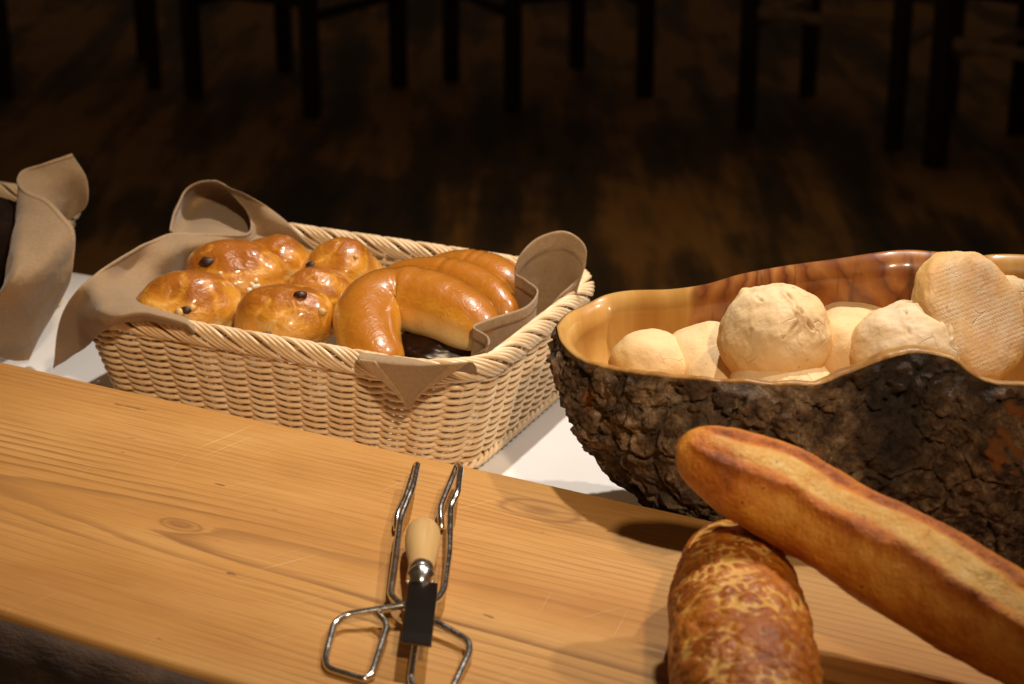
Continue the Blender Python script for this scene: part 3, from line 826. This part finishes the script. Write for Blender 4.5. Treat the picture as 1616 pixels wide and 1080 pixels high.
# carved inside with its lip
V = []; NVI = 40; back = []; lipv = []
for i in range(NB):
    a = rp[i]; o_ = outw[i]
    fr = sm(cyb+.02, cyb-.03, a.y)                      # front lip is a flat cut, the back one thin
    hump = math.exp(-((a.x-P(1440, 558, .19).x)/.030)**2)*(1 if a.y < cyb else 0)
    th = .0045+.0025*fr+.002*fr*noise.noise(Vector((i*.05, 0, 5)))+.006*hump
    e = a+o_*(.0012*noise.noise(Vector((i*.3, 1, 1)))+.0006*noise.noise(Vector((i*.9, 1, 1))))*fr
    wz = .0012*fr*noise.noise(Vector((i*.11, 2, 1)))
    bk_ = 1-fr
    lip = [e-o_*.009+Vector((0, 0, -.009)), e-o_*.0008+Vector((0, 0, -.0010+wz)), e-o_*.0010+Vector((0, 0, .0006+wz)), e-o_*th*.6+Vector((0, 0, .0008+wz)), e-o_*th+Vector((0, 0, .0002+wz)), e-o_*(th+.0020+.0030*bk_)+Vector((0, 0, -.0024-.0010*bk_)), e-o_*(th+.0032+.0052*bk_)+Vector((0, 0, -.0060-.0050*bk_))]
    s = lip[-1]
    fl_ = Vector((cx+(s.x-cx)*.62, cyb+(s.y-cyb)*.40, .064))
    row = list(lip)
    for j in range(1, NVI):
        t = j/(NVI-1)
        k = 1-math.cos(t*math.pi/2)
        row.append(Vector((mix(s.x, fl_.x, k), mix(s.y, fl_.y, k), mix(s.z, fl_.z, math.sin(t*math.pi/2)))))
    V += row
    back += [1.0 if a.y > cyb-.02 else 0.0]*len(row)
    lipv += [fr]*6+[0.0]*(len(row)-6)
nvt = 7+NVI-1
Fc = [tuple(reversed(q)) for q in grid_faces(NB, nvt, True)]
Fc.append(tuple(i*nvt+nvt-1 for i in range(NB))[::-1])
inn = mesh_obj('carved_inside', V, Fc, M_bowl, bowl); attr(inn, 'back', back); attr(inn, 'lip', lipv)

# ------------------------------------------------------------------ pale rolls
def seg_dist(p, a, b):
    ab = b-a; t = max(0, min(1, (p-a).dot(ab)/ab.length_squared)); return (p-a-ab*t).length
def roll(px, py, z, r, hh, tilt, seed, label, cracks=(), flour=.6, flatten=0, hi=False, knob=None, imprint=False):
    """r: horizontal radius, hh: half height; tilt: (rx, rz) leaning of its own axis"""
    c = P(px, py, z); v, f = ICO6 if hi else ICO5
    sd = Vector((seed*2.3, seed, 1)); V = []; bake = []; flr = []; crk = []; gxy = []
    Rm = Matrix.Rotation(tilt[1], 3, 'Z') @ Matrix.Rotation(tilt[0], 3, 'X') @ (Matrix.Rotation(tilt[2], 3, 'Y') if len(tilt) > 2 else Matrix.Identity(3))
    Ri = Rm.transposed()
    for p in v:
        k = 1 + .07*noise.noise(p*1.4+sd) + .03*noise.noise(p*3.6+sd) + .010*noise.noise(p*11+sd) + .004*noise.noise(p*26+sd)
        zz = p.z
        if flatten and zz > 0: zz = flatten*math.tanh(zz/flatten*1.25) - .06*math.exp(-((p.x*p.x+p.y*p.y)/.25))
        if zz < 0: zz *= .8
        cd_ = 0
        wob = Vector((noise.noise(p*5+sd), noise.noise(p*5+sd+Vector((4, 4, 0))), noise.noise(p*5+sd+Vector((0, 4, 4)))))*.055
        for (a, b, w, dp) in cracks:
            d = seg_dist(p+wob, Vector(a).normalized(), Vector(b).normalized())
            g = math.exp(-(d/w)**2); k -= dp*1.1*g; cd_ = max(cd_, g)
            k += dp*.5*math.exp(-((d-w*2.4)/(w*1.4))**2)
        if knob:
            d = (p-Vector(knob).normalized()).length; k += .07*math.exp(-(d/.09)**2) - .05*math.exp(-(((p-Vector((-.5, .5, .72)).normalized()).length)/.10)**2)
        q = Vector((p.x*r, p.y*r, zz*hh))*k
        gxy.append((q.x, q.y, sm(.25, .6, p.z) if imprint else 0))
        V.append(Rm @ q)
        bake.append(min(1, max(0, .52-.60*p.z*(1 if not imprint else -.5)+.25*noise.noise(p*1.8+sd))))
        fz = p.z
        flr.append(min(1, max(0, flour*sm(.1, .8, fz+.25*noise.noise(p*2+sd)))))
        crk.append(cd_)
    t = mesh_obj('bread_roll', V, f, M_roll); t.location = c
    attr(t, 'bake', bake); attr(t, 'flour', flr); attr(t, 'crack', crk)
    if imprint:
        for k_, nm_ in enumerate(('net_x', 'net_y', 'net')): attr(t, nm_, [g[k_] for g in gxy])
    return tag(t, label, 'bread roll', 'pale rolls in the bowl')
# big round roll
roll(1224, 535, .152, .0360, .035, (.55, -.1), 2.0, 'large round cracked roll standing highest in the middle of the bowl',
     cracks=(((.05, .65, .75), (.12, .25, .96), .018, .035), ((.12, .25, .96), (.34, -.08, .93), .022, .05), ((.34, -.08, .93), (.62, -.30, .72), .024, .055), ((.32, -.32, .88), (.06, -.58, .81), .022, .045), ((-.35, .25, .9), (-.28, .10, .9), .02, .03)), hi=True, knob=(-.62, .62, .62))
roll(1027, 588, .116, .029, .028, (.2, .5, .5), 3.0, 'small smooth roll lying farthest left in the bowl', flour=.35)
roll(1116, 578, .118, .032, .026, (.35, .3, -.2), 4.2, 'roll with a dark speck, between the leftmost and the large round roll', flour=.3)
roll(1158, 604, .116, .033, .024, (.1, .2), 5.2, 'half hidden roll in the shadow below the large round one', flour=.4)
roll(1234, 606, .132, .0330, .014, (.18, .1), 6.2, 'flat roll edge just showing over the front rim', flour=.4)
roll(1356, 534, .138, .035, .023, (.35, .2), 7.3, 'roll with one short crack, right of the large round one and behind', cracks=(((-.6, -.3, .8), (-.2, -.5, .8), .03, .07),), flour=.3)
roll(1328, 576, .130, .029, .036, (.5, .4), 8.3, 'upright smooth roll wedged directly right of the large round one', flour=.25)
roll(1434, 566, .144, .0375, .035, (.55, .1), 9.1, 'roll with floury split top behind the bark hump',
     cracks=(((-.1, .55, .8), (.25, .45, .85), .028, .07), ((.35, .2, .9), (.50, -.2, .85), .028, .06), ((-.2, .3, .9), (-.2, -.2, .95), .016, .03)), flour=1.0, hi=True)
roll(1526, 502, .165, .0450, .026, (1.0, .72), 10.4, 'big roll turned upside down showing its flat netted base', flatten=.55, flour=.8, hi=True, imprint=True)
roll(1584, 478, .158, .030, .028, (.3, .2), 11.7, 'roll partly hidden behind the upside down one at the right edge', flour=.5)
# rolls lower in the bowl that only show in the gaps
roll(1280, 598, .104, .033, .024, (.1, .2), 13.1, 'lower roll in the gap under the large round and upright rolls', flour=.3)

# ------------------------------------------------------------------ loaves on the board
def loaf(name, label, ctrl, rads, flat, mat, fn, n=150, sides=72, cat='loaf'):
    pts = smooth_path(ctrl, n)
    rr = [max(.002, cr([Vector((r, 0, 0)) for r in rads], i/(n-1)).x) for i in range(n)]
    V, Fc = tube(pts, rr, sides, False, flat)
    A = {}
    for i in range(n):
        t = i/(n-1)
        for k in range(sides):
            an = 2*math.pi*k/sides; idx = i*sides+k
            d = V[idx]-pts[i]
            m, at = fn(t, an, V[idx], d)
            V[idx] = pts[i]+d*m
            for q, x in at.items(): A.setdefault(q, []).append(x)
    o = mesh_obj(name, V, Fc, mat)
    for q, x in A.items(): attr(o, q, x)
    c = ctrl[len(ctrl)//2]
    return o
# tiger loaf lying on the board, pointing away
ta_far = P(1150, 848, .094); ta_near = P(1192, 1200, .094)
ax = (ta_near-ta_far)
tc = [ta_far-ax*.0, ta_far+ax*.03, ta_far+ax*.12, ta_far+ax*.28, ta_far+ax*.5, ta_far+ax*.75, ta_far+ax*.93, ta_far+ax*1.0]
for q in tc: q.z = .0928
TRZ = [.003, .015, .0265, .0340, .0370, .0360, .023, .003]
def f_tiger(t, an, p, d):
    up = math.sin(an)
    w = p+Vector((noise.noise(p*40), noise.noise(p*40+Vector((5, 0, 0))), noise.noise(p*40+Vector((0, 5, 0)))))*.014
    dv, pv = noise.voronoi(w*112); e = (dv[1]-dv[0])
    dv2, pv2 = noise.voronoi(w*190); e2 = (dv2[1]-dv2[0])
    on = sm(-.15, .35, up+.2*noise.noise(p*25))
    ck = max(sm(.22, .03, e+.16*noise.noise(p*60)), .7*sm(.16, .02, e2)*sm(.0, .35, noise.noise(p*28)))*on
    m = 1+.05*noise.noise(p*16)+.03*noise.noise(p*45)+.012*noise.noise(p*110)
    m += (.030*sm(.05, .4, e)+.02*noise.noise(pv[0]*3.7)-.012*ck)*on
    return m, {'bake': min(1, max(0, .5+.6*up+.12*noise.noise(p*30))), 'crack': ck}
o = loaf('tiger_loaf', '', tc, TRZ, .90, M_tiger, f_tiger, 280, 130)
tag(o, 'crackled dark tiger loaf lying on the board beneath the long loaf', 'loaf')
# long loaf leaning over it
bc_ = [P(1072, 700, .1650), P(1086, 706, .1642), P(1116, 720, .1620), P(1170, 745, .1550), P(1250, 787, .1420), P(1350, 846, .1300), P(1450, 906, .1190), P(1600, 994, .1030), P(1720, 1062, .0890), P(1780, 1096, .0830), P(1796, 1105, .0815)]
BRZ = [.003, .012, .0195, .0250, .0275, .0284, .0290, .0290, .026, .015, .003]
def f_bag(t, an, p, d):
    # slash centre angle wanders; ear ridge on its upper side
    c0 = R(66)+.18*noise.noise(Vector((t*6, 0, 0)))
    dd = (an-c0+math.pi) % (2*math.pi)-math.pi
    wid = .30+.09*noise.noise(Vector((t*9, 4, 0)))
    on = sm(.13, .22, t)*sm(.95, .85, t)
    s = math.exp(-((dd+.10*noise.noise(p*48))/wid)**4)*on*(.55+.45*sm(.15, .5, t))*(.85+.5*noise.noise(p*24))
    m = 1+.11*noise.noise(p*10)+.05*noise.noise(p*19)+.05*noise.noise(p*42)+.016*noise.noise(p*110)
    rag = .12*noise.noise(p*60)
    m += -.075*math.exp(-((dd-.36+rag)/.09)**2)*on + .09*math.exp(-((dd+.42+rag)/.14)**2)*on + .05*math.exp(-((dd-.58)/.18)**2)*on
    m += .03*noise.noise(p*75)*s + .018*abs(noise.noise(p*85+Vector((3, 1, 0)))) + .012*noise.noise(p*200)
    bake = .42+.42*noise.noise(p*13)+.30*math.exp(-((dd+.45)/.2)**2)*on + .25*math.exp(-((dd-.48)/.12)**2)*on + .5*sm(.14, .0, t)
    return m, {'slash': s, 'bake': min(1, max(0, bake))}
o = loaf('long_loaf', '', bc_, BRZ, .92, M_bag, f_bag, 420, 140)
tag(o, 'long golden loaf with a pale split along its top, propped on the dark loaf', 'loaf')

# ------------------------------------------------------------------ wire tongs and spreading knife
BT = .0602
def wire(name, pts, parent, rad=.0021, n=None):
    path = []
    # rounded bends
    q = [P(x, y, BT+h) for x, y, h in pts]
    for i in range(len(q)-1):
        if i == 0: path.append(q[0])
        a, b = q[i], q[i+1]
        if i+2 < len(q):
            c_ = q[i+2]; r = min(.007, (b-a).length*.42, (c_-b).length*.42)
            s = b+(a-b).normalized()*r; e = b+(c_-b).normalized()*r
            for k in range(7):
                t = k/6; path.append(s*(1-t)**2+b*2*t*(1-t)+e*t*t)
        else: path.append(b)
    v, f = tube(path, rad, 10)
    o = mesh_obj(name, v, f, M_steel, parent); return o
tp = P(655, 950, BT)
tg = thing('wire_tongs', 'chromed wire scissor tongs with two finger loops on the board', 'tongs', (tp.x, tp.y, BT))
h0 = .0024
wire('arm', [(626, 838, h0), (627, 812, .008), (640, 786, .010), (656, 735, .015), (659, 733, .018), (652, 768, .019), (632, 818, .013), (624, 880, .011), (616, 940, .010), (632, 955, .010), (664, 972, .009)], tg)
wire('arm', [(697, 836, h0), (694, 802, .008), (704, 778, .010), (722, 734, .014), (727, 738, .018), (722, 778, .019), (711, 800, .014), (709, 870, .012), (701, 930, .012), (692, 946, .012), (664, 960, .0135)], tg)
wire('finger_loop', [(672, 946, .0135), (640, 955, .012), (545, 971, .008), (527, 985, .006), (513, 1040, h0), (518, 1056, h0), (575, 1073, h0), (586, 1066, .003), (612, 986, .007), (590, 964, .0085)], tg)
wire('finger_loop', [(652, 966, .009), (692, 984, .008), (740, 1012, .006), (741, 1030, .0055), (712, 1092, h0), (700, 1098, h0), (655, 1086, h0), (648, 1074, .003), (655, 1025, .005), (662, 985, .0085)], tg)
v, f = tube([P(664, 968, BT+.002), P(664, 966, BT+.0165)], .004, 14)
mesh_obj('pivot_pin', v, f, M_steel, tg)

kp = P(665, 930, BT)
kn = thing('spreader_knife', 'small dark bladed knife with pale wooden handle lying across the tongs', 'knife', (kp.x, kp.y, BT))
ha, hb = P(668, 833, BT+.0115), P(665, 903, BT+.0175)
hp = []; hr = []
for t, r in ((0, .0015), (.012, .0060), (.05, .0088), (.12, .0100), (.25, .0104), (.45, .0100), (.70, .0084), (.92, .0072), (1, .0068)):
    hp.append(ha.lerp(hb, t)); hr.append(r)
v, f = tube(smooth_path(hp, 40), [cr([Vector((r, 0, 0)) for r in hr], i/39).x for i in range(40)], 24, False, .9)
mesh_obj('handle', v, f, M_handle, kn)
fa, fb_ = P(665, 900, BT+.0173), P(663, 924, BT+.0195)
pr = ((0, .0072), (.04, .0077), (.30, .0077), (.34, .0070), (.42, .0070), (.46, .0080), (.60, .0080), (.66, .0066), (1, .0055))
v, f = tube([fa.lerp(fb_, t) for t, r in pr], [r for t, r in pr], 24)
mesh_obj('ferrule', v, f, M_steel, kn)
# blade: a bent plate
TB = .0008
blade = [[(645, 921, .0200), (691, 924, .0200)], [(643, 940, .0201), (690, 944, .0201)], [(639, 965, .0197), (687, 969, .0197)], [(635, 1000, .0185), (683, 1005, .0185)], [(633, 1016, .0175), (681, 1023, .0175)]]
bm = bmesh.new(); gv = []
for row in blade:
    a, b = P(row[0][0], row[0][1], BT+row[0][2]), P(row[1][0], row[1][1], BT+row[1][2])
    gv.append([bm.verts.new(a.lerp(b, k/4)) for k in range(5)])
for i in range(len(gv)-1):
    for k in range(4): bm.faces.new((gv[i][k], gv[i][k+1], gv[i+1][k+1], gv[i+1][k]))
me = bpy.data.meshes.new('blade'); bm.to_mesh(me); bm.free(); me.materials.append(M_blade)
o = bpy.data.objects.new('blade', me); COL.objects.link(o); o.parent = kn; o.location = -kn.location
m = o.modifiers.new('solid', 'SOLIDIFY'); m.thickness = .0016; m.offset = -1; bevel(o, .0004)

# ------------------------------------------------------------------ dark furniture in the background
def chair(label, x, y, rot, w=.42, dpt=.42, leg=.042, rail=M_darkwood):
    t = thing('dark_chair', label, 'chair', (x, y, FZ), 'dark chairs standing in the background'); t.rotation_euler = (0, 0, rot)
    def part(nm, b, mat, bv=.006):
        o = mesh_obj(nm, *b, mat, smooth=False); o.parent = t; bevel(o, bv); return o
    hw, hd = w/2, dpt/2
    for sx in (-1, 1):
        for sy in (-1, 1):
            cx_, cy_ = sx*hw, sy*hd
            part('leg', box(cx_-leg/2, cx_+leg/2, cy_-leg/2, cy_+leg/2, 0, .43 if sy < 0 else .92), M_darkwood)
    for sy in (-1, 1): part('stretcher', box(-hw+leg/2, hw-leg/2, sy*hd-.012, sy*hd+.012, .30, .33), rail)
    for sx in (-1, 1): part('stretcher', box(sx*hw-.012, sx*hw+.012, -hd+leg/2, hd-leg/2, .26, .29), rail)
    part('seat', box(-hw-.02, hw+.02, -hd-.02, hd-.023, .431, .475), M_seat, .012)
    for k in range(3): part('back_slat', box(-hw+leg/2, hw-leg/2, hd-.01, hd+.01, .56+k*.12, .62+k*.12), M_darkwood)
chair('dark chair at the far left of the background', -1.30, 4.25, .25)
chair('dark chair behind the bun basket, left of the centre legs', -.62, 4.05, -.55)
chair('dark chair in the middle of the background', .10, 4.10, .45)
chair('dark chair behind the bowl with a pale side rail', .92, 3.72, -.55, rail=M_greywood)
chair('nearest dark chair at the right edge of the background', 1.36, 3.28, -.75, leg=.05, rail=M_greywood)
